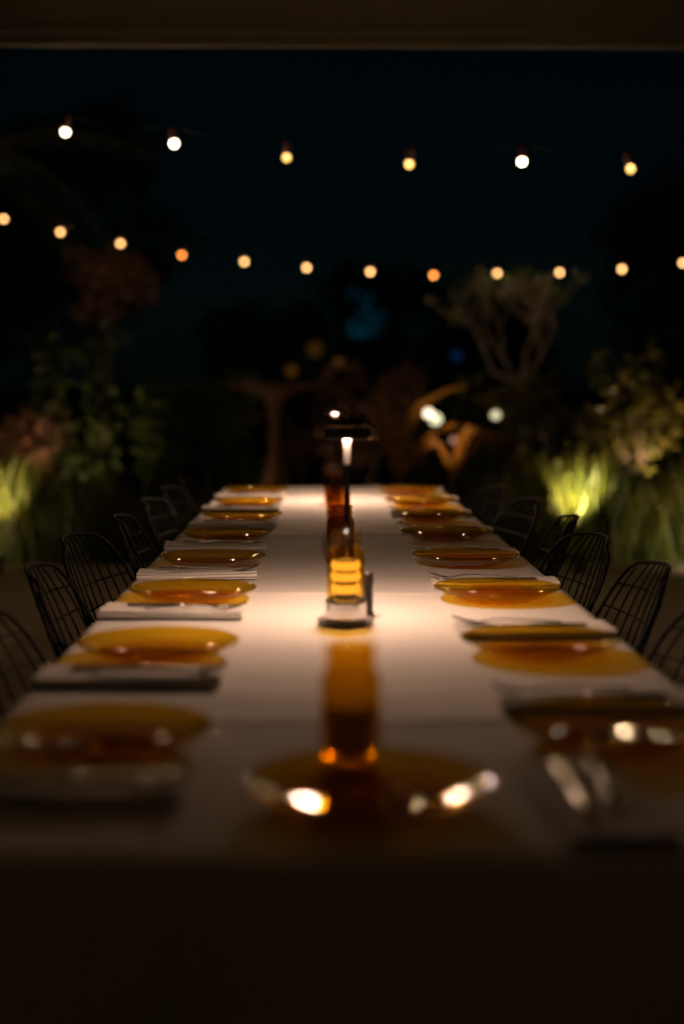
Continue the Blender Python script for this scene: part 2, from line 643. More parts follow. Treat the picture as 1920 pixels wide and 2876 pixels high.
def make_dish_jar():
    """amber candle jar standing on a pale collar and a wide dish"""
    j = empty('candle_jar')
    MB().lathe([(0, 0.0), (0.040, 0.0), (0.052, 0.004), (0.0545, 0.0062), (0.0540, 0.0078), (0.049, 0.0068), (0.040, 0.0042), (0.0, 0.0040)], 48).build('dish', M_BASE, j)
    MB().lathe([(0, 0.0043), (0.0375, 0.0043), (0.0386, 0.0055), (0.0388, 0.0065), (0.0388, 0.0085), (0.0388, 0.0390), (0.0388, 0.041), (0.0384, 0.0430), (0.0375, 0.0445), (0.0, 0.0446)], 48).build('collar', M_CHROME, j)
    zb = 0.0450
    outer = [(0.0350, zb), (0.0358, zb + 0.006), (0.0358, 0.122), (0.0345, 0.131), (0.0315, 0.139), (0.0285, 0.144), (0.0280, 0.147)]
    inner = [(0.0252, 0.147), (0.0258, 0.143), (0.0288, 0.138), (0.0318, 0.130), (0.0326, 0.121), (0.0326, zb + 0.0055), (0.0318, zb + 0.0045), (0.0, zb + 0.004)]
    neck = [(0.0280, 0.1475), (0.0298, 0.150), (0.0302, 0.153), (0.0296, 0.1555), (0.0278, 0.157), (0.0278, 0.161), (0.0292, 0.1635), (0.0296, 0.167), (0.0290, 0.171), (0.0262, 0.1714), (0.0252, 0.1685), (0.0252, 0.1475)]
    MB().lathe(outer, 48).lathe(inner, 48).build('body', M_JAR, j)
    MB().lathe(neck, 48).build('neck_ring', M_JAR, j)
    MB().lathe([(0.0, 0.0500), (0.0200, 0.0500), (0.0205, 0.0520), (0.0205, 0.1195), (0.018, 0.1205), (0.0, 0.1205)], 32).build('candle', M_MILL, j)
    gl = emit('painted_band_glow', (1.0, 0.46, 0.16), 1.6)  # bands of lamp light seen in the ribbed glass, put in as emission
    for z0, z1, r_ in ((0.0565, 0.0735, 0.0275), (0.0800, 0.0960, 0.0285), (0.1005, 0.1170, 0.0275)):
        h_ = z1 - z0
        MB().lathe([(0.0206, z0 + h_ * 0.1), (r_ - 0.003, z0), (r_ - 0.0006, z0 + h_ * 0.25), (r_, z0 + h_ * 0.5), (r_ - 0.0006, z0 + h_ * 0.75), (r_ - 0.003, z1), (0.0206, z1 - h_ * 0.1)], 32).build('painted_light_band', gl, j)
    return j


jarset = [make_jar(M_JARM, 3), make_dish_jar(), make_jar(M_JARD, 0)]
JARS = [(1.63, 0.034, 'nearest the camera, behind the head plate'),
        (2.655, 0.046, 'with added glowing bands inside, on a pale dish before the lamp'), (3.57, 0.049, 'just behind the nearer table lamp'),
        (4.50, 0.052, 'midway between the two table lamps'), (5.47, 0.045, 'just in front of the farther table lamp')]
for i, (y, x, wh) in enumerate(JARS):
    j = jarset[i] if i < 3 else copy_tree(jarset[2])
    j.location = (x, y, TZ + 0.0015)
    j.rotation_euler = (0, 0, i * 0.7)
    tag(j, ('amber glass jar ' if i == 1 else 'wide-mouthed amber glass jar ') + wh, 'jar', 'amber jars along the middle of the table')


# ------------------------------------------------------------------ table lamps
def make_table_lamp(power):
    t = empty('table_lamp')
    MB().lathe([(0, 0.0), (0.0285, 0.0), (0.030, 0.0015), (0.030, 0.009), (0.0285, 0.0105), (0.0, 0.0108)], 40).build('base_disc', M_BASE, t)
    MB().lathe([(0.0085, 0.0108), (0.0085, 0.0146), (0.0060, 0.0152), (0.0057, 0.0156), (0.0057, 0.017), (0.0057, 0.19), (0.0057, 0.34), (0.0057, 0.3565)], 24).build('stem', M_STEM, t)
    MB().lathe([(0.0058, 0.292), (0.0062, 0.300), (0.0064, 0.318), (0.0070, 0.335), (0.0076, 0.3440), (0.0060, 0.3442)], 24).build('stem_sleeve', M_SLEEVE, t)
    hd = MB().lathe([(0.0, 0.3585), (0.044, 0.3585), (0.0455, 0.3425), (0.0470, 0.3425), (0.0475, 0.346), (0.0470, 0.360), (0.044, 0.3625), (0.0, 0.364)], 48).build('lamp_head', M_BLACK, t)
    MB().lathe([(0.0165, 0.3578), (0.0165, 0.3535), (0.0150, 0.3490), (0.0120, 0.3462), (0.0080, 0.3450), (0.0062, 0.3448)], 32).build('light_dome', emit('lamp_led', (1.0, 0.595, 0.395), power), hd)
    return t


def raffia_fringe(t):
    rs = random.Random(3)
    mb = MB()
    # thatched cap on the lamp head with a ragged fringe hanging at the back and sides
    for k in range(150):
        a = R(rs.uniform(-28, 208))
        l0 = 0.012 + 0.02 * rs.random()
        ext = 0.052 + 0.008 * rs.random()
        dropz = rs.uniform(0.006, 0.030) if rs.random() < 0.75 else rs.uniform(0.0, 0.010)
        wdt = rs.uniform(0.0016, 0.0034)
        top = 0.366 + 0.012 * rs.random() + (0.008 * rs.random() if rs.random() < .3 else 0)
        ca, sa = math.cos(a), math.sin(a)
        pts = [(l0, top), (0.035, top + 0.004), (ext, 0.362 + 0.004 * rs.random()), (ext + 0.003, 0.356 - dropz * 0.55)]
        vs = []
        for (r_, z_) in pts:
            q = Vector((r_ * ca, r_ * sa, z_))
            tn = Vector((-sa, ca, 0)) * wdt
            vs += [q - tn, q + tn]
        b = len(vs)
        up = [v + Vector((ca * 0.0008, sa * 0.0008, 0.0010)) for v in vs]
        fs = []
        for i in range(3):
            fs.append((2 * i, 2 * i + 1, 2 * i + 3, 2 * i + 2))
            fs.append((b + 2 * i, b + 2 * i + 2, b + 2 * i + 3, b + 2 * i + 1))
            fs.append((2 * i, 2 * i + 2, b + 2 * i + 2, b + 2 * i))
            fs.append((2 * i + 1, b + 2 * i + 1, b + 2 * i + 3, 2 * i + 3))
        mb.add(vs + up, fs)
    o = mb.build('raffia_fringe', M_RAFFIA, t, False)
    o['kind'] = 'stuff'


lampA = make_table_lamp(1420.0)
lampA.location = (0.050, 2.755, TZ + 0.0018)
tag(lampA, 'slim table lamp with raffia fringed disc head behind the amber candle jar on its dish', 'table lamp', 'table lamps on the cloth')
lampB = make_table_lamp(1700.0)
lampB.location = (0.055, 5.585, TZ + 0.0018)
tag(lampB, 'slim cordless table lamp with plain disc head at the far end of the table', 'table lamp', 'table lamps on the cloth')
raffia_fringe(lampA)


t = empty('pepper_mill', (0.090, 2.736, TZ + 0.0022))
tag(t, 'slim dark pepper mill standing behind the nearer table lamp', 'pepper mill')
MB().lathe([(0.0, 0.0), (0.0115, 0.0), (0.012, 0.002), (0.0105, 0.012), (0.0100, 0.055), (0.0108, 0.060), (0.0, 0.060)], 20).build('body', M_MILL, t)
MB().lathe([(0.0, 0.0605), (0.0105, 0.0605), (0.0112, 0.064), (0.0108, 0.078), (0.008, 0.084), (0.0, 0.086)], 20).build('cap', M_MILL, t)


# ------------------------------------------------------------------ wire chairs
def chair_profile(v):
    """v 0..1 from front edge of seat to top of back -> (forward, z)"""
    P = [(0.0, 0.235, 0.442), (0.08, 0.215, 0.452), (0.25, 0.10, 0.432), (0.42, -0.06, 0.420), (0.52, -0.145, 0.442), (0.60, -0.185, 0.50), (0.75, -0.225, 0.61), (0.9, -0.265, 0.73), (1.0, -0.295, 0.812)]
    for (a, x0, z0), (b, x1, z1) in zip(P, P[1:]):
        if v <= b + 1e-9:
            t = (v - a) / (b - a)
            return x0 + (x1 - x0) * t, z0 + (z1 - z0) * t
    return P[-1][1], P[-1][2]


def chair_hw(v):
    w_ = 0.25 + 0.02 * math.sin(math.pi * min(1, v / 0.5)) if v < 0.5 else 0.25 + 0.02 * math.sin(math.pi * (v - 0.5) / 0.5) - 0.03 * (v - 0.5)
    if v > 0.86:
        t = (v - 0.86) / 0.14
        w_ -= 0.095 * (1 - math.sqrt(max(0, 1 - t * t)))
    if v < 0.08:
        t = (0.08 - v) / 0.08
        w_ -= 0.05 * (1 - math.sqrt(max(0, 1 - t * t)))
    return w_


def chair_pt(u, v):
    x, z = chair_profile(v)
    hw = chair_hw(v)
    if v < 0.5:
        z += 0.035 * u * u * (0.4 + v)
    else:
        x += 0.085 * u * u * (1 - 0.55 * (v - 0.5) / 0.5)
        z += 0.02 * u * u * (1 - (v - 0.5) / 0.5) - 0.012 * u * u * max(0, (v - 0.8) / 0.2)
    return Vector((x, u * hw, z))


def smooth_pts(pts, it=3):
    pts = [p.copy() for p in pts]
    for _ in range(it):
        q = [p.copy() for p in pts]
        for i in range(1, len(pts) - 1):
            q[i] = (pts[i - 1] + pts[i] * 2 + pts[i + 1]) / 4
        pts = q
    return pts


def make_chair():
    c = empty('wire_chair')
    vs = np.linspace(0, 1, 30)
    for k in range(11):
        u = -0.88 + 1.76 * k / 10
        vmax = 1.0 if abs(u) < 0.8 else 0.975
        pts = smooth_pts([chair_pt(u, v * vmax) for v in vs])
        MB().tube(pts, 0.0026, 5).build('wire', M_WIRE, c)
    for v in [0.10, 0.19, 0.28, 0.37, 0.46, 0.55, 0.625, 0.70, 0.775, 0.85, 0.925]:
        pts = [chair_pt(u, v) + Vector((0, 0, -0.004)) for u in np.linspace(-1, 1, 15)]
        MB().tube(pts, 0.0026, 5).build('wire', M_WIRE, c)
    rim = [chair_pt(1, v) for v in np.linspace(0.0, 1.0, 44)] + [chair_pt(u, 1.0) for u in np.linspace(0.93, -0.93, 16)] + [chair_pt(-1, v) for v in np.linspace(1.0, 0.0, 44)] + [chair_pt(u, 0.0) for u in np.linspace(-0.93, 0.93, 16)]
    MB().tube(rim, 0.0042, 6, closed=True).build('rim', M_WIRE, c)
    for s in (-1, 1):
        y = s * 0.20
        MB().tube([(0.12, s * 0.12, 0.425), (0.17, y, 0.40), (0.21, y, 0.03), (0.19, y, 0.009), (-0.22, y, 0.009), (-0.24, y, 0.03), (-0.16, y, 0.40), (-0.10, s * 0.12, 0.415)], 0.006, 6).build('sled_leg', M_WIRE, c)
    return c


chair0 = make_chair()
first = True
for side, sname in ((-1, 'left'), (1, 'right')):
    for i, d in enumerate(ROWS):
        rs = random.Random(100 + i * 3 + side)
        c = chair0 if first else copy_tree(chair0)
        first = False
        rz = (0 if side < 0 else math.pi) + R(rs.uniform(-7, 7))
        c.location = (AX + side * (0.36 + rs.uniform(-0.02, 0.045)), d + rs.uniform(-0.03, 0.03), 0.001)
        c.rotation_euler = (0, 0, rz)
        tag(c, 'black wire chair tucked in on the %s side, %s from the camera' % (sname, ORD[i]), 'chair', 'wire chairs along the table')


# ------------------------------------------------------------------ string lights
def make_string(name, pts, cols, label, sag, ends, watt):
    t = empty(name, pts[0])
    tag(t, label, 'string lights', 'festoon strings over the garden')
    o = Vector(pts[0])
    line = [Vector(ends[0])] + [Vector(p) + Vector((0, 0, 0.10)) for p in pts] + [Vector(ends[1])]
    full = []
    for a, b in zip(line, line[1:]):
        for k in range(6):
            q = k / 6
            p = a.lerp(b, q)
            p.z -= sag * math.sin(math.pi * q)
            full.append(p - o)
    full.append(line[-1] - o)
    MB().tube(full, 0.0035, 5).build('cord', M_CORD, t)
    for i, (p, (col, s, tilt)) in enumerate(zip(pts, cols)):
        so = MB().lathe([(0.0, 0.082), (0.012, 0.08), (0.019, 0.074), (0.0195, 0.036), (0.0170, 0.0128), (0.0, 0.0128)], 16).build('lamp_socket', M_SOCKET, t)
        so.location = Vector(p) - o + Vector((0, 0, 0.018))
        so.rotation_euler = (R(tilt * 0.6), R(tilt), 0)
        b = MB().lathe([(0.0, -0.0185), (0.0075, -0.0170), (0.0135, -0.0127), (0.0175, -0.0065), (0.0187, 0.0), (0.0175, 0.0068), (0.0150, 0.0112), (0.0140, 0.0125)], 20, cap1=True).build('bulb', glow_glass('bulb_glow', col, s * 0.5), so)
        ld = bpy.data.lights.new('filament', 'POINT')
        ld.energy = watt * (1.6 if s > 10.5 else 0.8)
        ld.color = (1.0, 0.66, 0.34)
        ld.shadow_soft_size = 0.012
        fo = bpy.data.objects.new('filament', ld)
        S.collection.objects.link(fo)
        fo.parent = b
    return t


W_ = (1.0, 0.80, 0.55)
P_ = (1.0, 0.50, 0.17)
O_ = (1.0, 0.28, 0.05)
Yl = (1.0, 0.52, 0.12)
UP = [(-1.262, 2.428), (-0.726, 2.373), (-0.169, 2.306), (0.44, 2.275), (1.002, 2.289), (1.545, 2.254)]
UPC = [(W_, 12, 8), (W_, 14, -4), (Yl, 3.3, 4), (Yl, 4.0, 3), (W_, 14, -2), (Yl, 3.5, -12)]
LO = [(-2.801, 2.657), (-2.303, 2.543), (-1.774, 2.445), (-1.231, 2.343), (-0.679, 2.286), (-0.126, 2.233), (0.44, 2.199), (1.003, 2.169), (1.571, 2.185), (2.127, 2.194), (2.684, 2.225), (3.229, 2.28)]
LOC = [(P_, 9.6, 5), (P_, 9.2, -6), (P_, 9.8, 3), (O_, 9, 6), (P_, 9.4, 0), (P_, 9.8, -5), (P_, 10.2, 3), (O_, 10, 2), (P_, 10.4, -4), (P_, 10, 5), (P_, 10.4, -3), (P_, 9.8, 4)]
make_string('string_light', [(x, 7.2, z) for x, z in UP], UPC, 'nearer string of six large garden bulbs hanging just below the veranda beam', 0.03, [(-2.6, 7.1, 2.9), (2.9, 7.1, 2.75)], 2.0)
make_string('string_light', [(x, 12.8, z) for x, z in LO], LOC, 'farther, lower string of twelve amber bulbs sagging across the garden', 0.02, [(-4.3, 12.8, 3.0), (4.6, 12.8, 2.8)], 1.2)


# ------------------------------------------------------------------ vegetation helpers
def blades(cx0, cx1, cy0, cy1, n, h0, h1, zfun=None, lean=0.40, wd=(0.004, 0.009)):
    bx = rng.uniform(cx0, cx1, n)
    by = rng.uniform(cy0, cy1, n)
    hh = rng.uniform(h0, h1, n)
    if zfun is not None:
        hh *= zfun(bx, by)
    az = rng.uniform(0, 2 * np.pi, n)
    ln = rng.uniform(0.05, lean, n) * hh
    wv = rng.uniform(*wd, n)
    wa = rng.uniform(0, np.pi, n)
    V = []
    segs = 5
    for k in range(segs):
        t = k / (segs - 1)
        px = bx + np.cos(az) * ln * t ** 2.0
        py = by + np.sin(az) * ln * t ** 2.0
        pz = -0.03 + hh * (t - 0.18 * (ln / np.maximum(hh, 1e-3)) * t ** 3)
        ww = wv * (1 - 0.85 * t ** 1.5)
        V.append(np.stack([px - np.cos(wa) * ww, py - np.sin(wa) * ww, pz], 1))
        V.append(np.stack([px + np.cos(wa) * ww, py + np.sin(wa) * ww, pz], 1))
    V = np.stack(V, 1).reshape(-1, 3)
    base = np.arange(n)[:, None] * (2 * segs)
    Q = np.concatenate([base + np.array([[2 * k, 2 * k + 1, 2 * k + 3, 2 * k + 2]]) for k in range(segs - 1)])
    return V, Q


def leaves(centers, n, size, aspect=2.2, droop=0.2):
    """many leaf-shaped (folded diamond) faces around clump centres: (x,y,z,rx,ry,rz)"""
    C = np.array(centers, dtype=float)
    idx = rng.integers(0, len(C), n)
    d = rng.normal(size=(n, 3))
    d /= np.linalg.norm(d, axis=1)[:, None]
    rr = rng.uniform(0.35, 1.0, n) ** 0.6
    P = C[idx, :3] + d * rr[:, None] * C[idx, 3:6]
    ax = d + rng.normal(scale=0.6, size=(n, 3))
    ax[:, 2] -= droop
    ax /= np.linalg.norm(ax, axis=1)[:, None]
    sd = np.cross(ax, rng.normal(size=(n, 3)))
    sd /= np.linalg.norm(sd, axis=1)[:, None]
    nm = np.cross(ax, sd)
    s = size * rng.uniform(0.6, 1.3, n)[:, None]
    wv = s / aspect
    V = np.stack([P, P + ax * s * 0.5 + sd * wv * 0.5 + nm * wv * 0.15, P + ax * s, P + ax * s * 0.5 - sd * wv * 0.5 + nm * wv * 0.15], 1).reshape(-1, 3)
    Q = np.arange(n * 4).reshape(-1, 4)
    return V, Q


def leaf_obj(name, centers, n, size, mat, parent=None, **kw):
    V, Q = leaves(centers, n, size, **kw)
    return link(name, np_mesh(name, V, Q), mat, parent)


def branch_tree(root, p0, p1, r0, crown, mat, k=6, name='trunk'):
    mb = MB()
    p0 = Vector(p0)
    p1 = Vector(p1)
    mid = p0.lerp(p1, 0.5) + Vector((random.uniform(-0.08, 0.08), 0, 0))
    mb.tube([p0, mid, p1], [r0, r0 * 0.8, r0 * 0.6], 8)
    for c in crown[:k]:
        q = Vector(c[:3])
        m2 = p1.lerp(q, 0.5) + Vector((0, 0, 0.08))
        mb.tube([p1, m2, q], [r0 * 0.5, r0 * 0.3, r0 * 0.1], 6)
    return mb.build(name, mat, root)


def round_tree(name, label, base, height, crown_r, n, size, mat, cat='tree', group=None, clumps=14, trunk_r=0.09, bark=None):
    t = empty(name, base)
    tag(t, label, cat, group)
    cs = []
    for k in range(clumps):
        a = random.uniform(0, 2 * math.pi)
        rr = crown_r * math.sqrt(random.random()) * 0.8
        cs.append((rr * math.cos(a), rr * math.sin(a), height - crown_r * 0.9 + random.uniform(-0.75, 0.75) * crown_r, crown_r * random.uniform(0.3, 0.5), crown_r * random.uniform(0.3, 0.5), crown_r * random.uniform(0.25, 0.4)))
    branch_tree(t, (0, 0, -0.05), (0, 0, height - crown_r * 1.5), trunk_r, cs, bark or M_BARK)
    leaf_obj('crown', cs, n, size, mat, t)
    return t


def frond(mb_r, V, Q, p0, p1, p2, length_leaf=0.28, n=26, wl=0.012, rad=0.010):
    p0, p1, p2 = Vector(p0), Vector(p1), Vector(p2)
    pts = []
    for k in range(n + 1):
        t = k / n
        pts.append(p0 * (1 - t) ** 2 + p1 * 2 * t * (1 - t) + p2 * t * t)
    mb_r.tube(pts, [rad * (1 - 0.8 * k / n) for k in range(n + 1)], 5)
    for k in range(3, n + 1):
        t = k / n
        tg = (pts[k] - pts[k - 1]).normalized()
        sd = tg.cross(Vector((0, 0, 1)))
        if sd.length < 1e-3:
            sd = Vector((1, 0, 0))
        sd.normalize()
        L = length_leaf * math.sin(math.pi * min(0.97, 0.12 + 0.85 * t)) ** 0.6
        for s in (-1, 1):
            d = (sd * s + tg * 0.55 + Vector((0, 0, -0.25 - 0.3 * random.random()))).normalized()
            b = len(V)
            wv = tg * wl
            a = pts[k]
            m = a + d * L * 0.5 + Vector((0, 0, 0.02))
            e = a + d * L + Vector((0, 0, -0.03))
            V.extend([tuple(a - wv * .5), tuple(m - wv), tuple(e), tuple(m + wv)])
            Q.append((b, b + 1, b + 2, b + 3))


def spot_fixture(loc, aim, energy, col, label, angle=95, blend=0.8, group='garden uplights', rad=0.03):
    t = empty('garden_spotlight', loc)
    tag(t, label, 'spotlight', group)
    d = (Vector(aim) - Vector(loc)).normalized()
    rot = d.to_track_quat('Z', 'Y')
    h = MB().lathe([(0.0, -0.07), (0.022, -0.07), (0.030, -0.055), (0.034, 0.0), (0.034, 0.03), (0.031, 0.03), (0.029, 0.012), (0.0, 0.012)], 20).build('housing', M_SPOT, t)
    h.rotation_mode = 'QUATERNION'
    h.rotation_quaternion = rot
    ln = MB().lathe([(0.0, 0.0135), (0.028, 0.0135)], 16).build('lens', emit('spot_lens', col, 3.0), h)
    MB().tube([(0, 0, -0.05), (0, 0, -loc[2] - 0.06)], 0.008, 6).build('spike', M_SPOT, t)
    ld = bpy.data.lights.new('spot_beam', 'SPOT')
    ld.energy = energy
    ld.color = col
    ld.spot_size = R(angle)
    ld.spot_blend = blend
    ld.shadow_soft_size = rad
    lo = bpy.data.objects.new('spot_beam', ld)
    S.collection.objects.link(lo)
    lo.parent = t
    lo.location = d * 0.05
    lo.rotation_euler = d.to_track_quat('-Z', 'Y').to_euler()
    return t


# ------------------------------------------------------------------ garden
# grass beds beyond the terrace
def zr(x, y):
    return 0.75 + 0.25 * np.sin(x * 7 + 2 * np.sin(y * 5)) * np.cos(y * 6 + x)


V, Q = blades(1.15, 3.6, 9.2, 10.4, 11000, 0.68, 0.93, zr)
g = link('ornamental_grass', np_mesh('ornamental_grass', V, Q), M_GRASS)
tag(g, 'tall feathery grass bed right of the table, lit yellow-green by a spotlight', 'grass', kind='stuff')
V, Q = blades(-4.0, -1.5, 9.2, 10.3, 10000, 0.70, 0.96, zr)
g = link('ornamental_grass', np_mesh('ornamental_grass', V, Q), M_GRASS)
tag(g, 'tall feathery grass bed left of the table, its tips lit yellow-green', 'grass', kind='stuff')
V, Q = blades(-1.6, 1.3, 9.3, 11.0, 5000, 0.30, 0.55, zr)
g = link('low_grass', np_mesh('low_grass', V, Q), M_GRASS)
tag(g, 'low dark grass between the two lit grass beds', 'grass', kind='stuff')

# right shrub with glinting yellow leaves
t = empty('glossy_shrub', (2.45, 11.0, -0.03))
tag(t, 'loose shrub with glossy yellow leaves glinting at the right edge', 'shrub')
cs = [(random.uniform(-0.36, 0.36), random.uniform(-0.3, 0.3), random.uniform(0.65, 1.4), 0.16, 0.16, 0.14) for _ in range(16)]
branch_tree(t, (0, 0, 0), (0, 0, 0.5), 0.03, cs, M_BARK, 12, 'stem')
leaf_obj('foliage', cs, 900, 0.075, M_LEAFY, t)

# frangipani
def frangipani():
    t = empty('frangipani_tree', (1.84, 13.0, -0.03))
    tag(t, 'bare-limbed frangipani tree with forked pale branches behind the right grass', 'tree')
    mb = MB()
    tips = []

    def grow(p, d, L, r, n):
        q = p + d * L
        m = p + d * L * 0.5 + Vector((random.uniform(-.02, .02), random.uniform(-.02, .02), 0.01))
        mb.tube([p, m, q], [r, r * 0.92, r * 0.85], 8)
        if n == 0:
            tips.append(q)
            return
        for s in range(random.choice([2, 2, 3])):
            e = d + Vector((random.uniform(-0.95, 0.75), random.uniform(-0.8, 0.8), random.uniform(-0.15, 0.45)))
            e.normalize()
            grow(q, e, L * random.uniform(0.72, 0.95), r * 0.74, n - 1)
    mb.tube([(0, 0, 0), (0.02, 0, 0.7), (-0.02, 0, 1.27)], [0.07, 0.055, 0.045], 10)
    p = Vector((-0.02, 0, 1.25))
    for d in (Vector((-0.55, 0.1, 0.8)), Vector((0.12, -0.2, 0.95)), Vector((0.55, 0.2, 0.7)), Vector((-0.95, -0.3, 0.35))):
        grow(p, d.normalized(), 0.30, 0.024, 4)
    mb.build('trunk', M_PALE_BARK, t)
    cs = [(q.x, q.y, q.z, 0.07, 0.07, 0.06) for q in tips]
    leaf_obj('crown', cs, len(cs) * 2, 0.11, M_LEAF, t, aspect=3.0)


frangipani()

# rust-coloured cordylines with arching leaves
def cordyline(loc, label, n, arcs, mat, width=0.035):
    t = empty('cordyline_plant', loc)
    tag(t, label, 'plant', 'arching garden plants')
    mb = MB().tube([(0, 0, -0.03), (0.01, 0, 0.25), (0, 0, 0.45)], [0.03, 0.025, 0.02], 8)
    mb.build('stem', M_BARK, t)
    for (p1, p2) in arcs:
        V = []
        Q = []
        p0 = Vector((0, 0, 0.42))
        p1 = Vector(p1)
        p2 = Vector(p2)
        N = 14
        for k in range(N + 1):
            s = k / N
            p = p0 * (1 - s) ** 2 + p1 * 2 * s * (1 - s) + p2 * s * s
            tg = ((p1 - p0) * (1 - s) + (p2 - p1) * s).normalized()
            sd = tg.cross(Vector((0, 1, 0.3))).normalized()
            wv = width * (math.sin(math.pi * min(1, 0.1 + 0.9 * s)) ** 0.7 + 0.02)
            nrm = tg.cross(sd)
            V += [p - sd * wv, p - nrm * wv * 0.25, p + sd * wv]
            if k:
                b = 3 * (k - 1)
                Q += [(b, b + 1, b + 4, b + 3), (b + 1, b + 2, b + 5, b + 4)]
        link('leaf', np_mesh('leaf', [tuple(v) for v in V], Q, True), mat, t)
    return t


cordyline((0.62, 11.5, 0.0), 'rust-orange cordyline with leaves arching over a white garden lamp', 0,
          [((0.05, 0, 1.18), (0.60, 0.1, 1.20)), ((0.0, 0, 1.05), (0.30, 0, 1.12)), ((-0.15, 0, 1.05), (-0.38, 0.1, 0.85)), ((0.28, 0, 1.0), (0.66, 0.1, 0.86)), ((-0.04, 0.1, 0.95), (-0.18, 0.1, 1.2))], M_LEAFO, 0.024)
cordyline((1.06, 11.4, 0.0), 'low orange cordyline with leaves bowed down to both sides', 0,
          [((0.10, 0, 1.12), (0.40, -0.05, 0.66)), ((0.02, 0, 1.0), (0.22, -0.1, 0.82)), ((-0.12, 0, 0.95), (-0.26, -0.05, 0.62)), ((0.2, 0.1, 0.95), (0.5, 0.1, 0.75))], M_LEAFO, 0.022)
for k, (x, y, lab) in enumerate([(1.55, 12.2, 'dark leafy plant in front of the frangipani trunk'), (2.0, 12.4, 'leafy yellow plant right of the frangipani trunk')]):
    t = empty('leafy_plant', (x, y, -0.03))
    tag(t, lab, 'plant', 'leafy plants round the frangipani')
    cs = [(random.uniform(-.22, .22), random.uniform(-.2, .2), random.uniform(0.5, 1.25), 0.12, 0.12, 0.10) for _ in range(9)]
    branch_tree(t, (0, 0, 0), (0, 0, 0.4), 0.02, cs, M_BARK, 9, 'stem')
    leaf_obj('foliage', cs, 260, 0.13, M_LEAFY, t)

# left planting
t = empty('bronze_shrub', (-2.18, 10.5, -0.03))
tag(t, 'bronze-leaved shrub glowing brown behind the left grass', 'shrub')
cs = [(random.uniform(-.18, .2), random.uniform(-.15, .15), random.uniform(0.6, 1.0), 0.15, 0.13, 0.12) for _ in range(12)]
branch_tree(t, (0, 0, 0), (0, 0, 0.35), 0.025, cs, M_BARK, 9, 'stem')
leaf_obj('foliage', cs, 900, 0.08, M_LEAFP, t, aspect=2.6)
for k, (x, h, lab) in enumerate([(-2.18, 1.55, 'slender upright green shrub at far left behind the bronze shrub'), (-1.78, 1.62, 'slim green column shrub third of the left planting'), (-1.40, 1.15, 'short olive shrub between the column shrub and the cocktail table')]):
    t = empty('column_shrub', (x, 11.6 + 0.1 * k, -0.03))
    tag(t, lab, 'shrub', 'upright shrubs on the left')
    cs = [(random.uniform(-.07, .07), random.uniform(-.07, .07), z, 0.11, 0.11, 0.10) for z in np.linspace(0.5, h, 10)]
    branch_tree(t, (0, 0, 0), (0, 0, 0.6), 0.022, cs, M_BARK, 10, 'stem')
    leaf_obj('foliage', cs, 420, 0.10, M_LEAF, t)

# palm on the left
def palm():
    t = empty('palm_tree', (-3.02, 11.5, -0.03))
    tag(t, 'tall palm with brown trunk and long drooping fronds at the left edge', 'tree')
    pts = [(-0.10, 0, 0), (-0.04, 0, 1.0), (0.05, 0, 2.0), (0.28, 0, 2.95)]
    tr = []
    for a, b in zip(pts, pts[1:]):
        for k in range(6):
            q = k / 6
            tr.append(Vector(a).lerp(Vector(b), q))
    tr.append(Vector(pts[-1]))
    MB().tube(tr, [0.11 + 0.012 * (i % 2) - 0.002 * i for i in range(len(tr))], 12).build('trunk', M_BARK, t)
    h = Vector(pts[-1])
    for (m, e) in [((0.55, -0.1, 0.35), (1.15, -0.2, -0.75)), ((0.4, 0.3, 0.6), (1.4, 0.6, 0.2)), ((-0.4, 0.1, 0.6), (-1.3, 0.0, 0.1)), ((-0.3, -0.4, 0.5), (-0.9, -0.9, -0.5)), ((0.1, -0.5, 0.6), (0.3, -1.2, -0.1)), ((0.0, 0.5, 0.6), (-0.1, 1.3, 0.0)), ((-0.5, 0.4, 0.3), (-1.1, 0.8, -0.6)), ((0.3, 0.5, 0.3), (0.7, 0.9, -0.7))]:
        mb = MB()
        V = []
        Q = []
        frond(mb, V, Q, h, h + Vector(m), h + Vector(e), 0.34, 30, 0.012)
        fr = link('frond', np_mesh('frond', V, Q), M_LEAFD, t)
        mb.build('midrib', M_BARK, fr)


palm()
round_tree('standard_tree', 'small round-headed brown-leaved tree behind the left string bulbs', (-2.05, 14.0, -0.03), 2.55, 0.42, 1500, 0.10, M_LEAFP, clumps=16, trunk_r=0.05)

# background trees, mostly silhouettes
BT = [(-6.2, 17, 6.5, 2.6, 'great dark tree filling the far left behind the palm'), (-4.0, 21, 5.2, 2.0, 'dark tree left of centre behind the round-headed tree'), (5.6, 20, 3.9, 1.7, 'dark spreading tree behind the glossy shrub on the right'),
      (8.2, 24, 4.6, 2.1, 'big dark tree at the far right edge'), (-1.2, 30, 2.9, 1.3, 'low dark tree behind the cocktail table'), (3.2, 28, 3.0, 1.3, 'low dark tree behind the frangipani')]
for (x, y, h, r_, lab) in BT:
    round_tree('garden_tree', lab, (x, y, -0.03), h, r_, 5200, 0.24, M_LEAFD, group='dark trees at the back of the garden', clumps=22, trunk_r=0.14)
# hedge closing the garden
cs = [(x, 0, z, 0.5, 0.35, 0.35) for x in np.arange(-16, 16.1, 0.55) for z in (0.4, 0.85)]
round_tree('garden_tree', 'thin dark tree before the teal-lit pavilion window', (0.95, 24, -0.03), 3.2, 1.0, 900, 0.22, M_LEAFD, group='dark trees at the back of the garden', clumps=14, trunk_r=0.06)
h = leaf_obj('hedge', cs, 16000, 0.16, M_LEAFD)
h.location = (0, 25, 0)
tag(h, 'long low dark hedge closing the back of the garden', 'hedge')

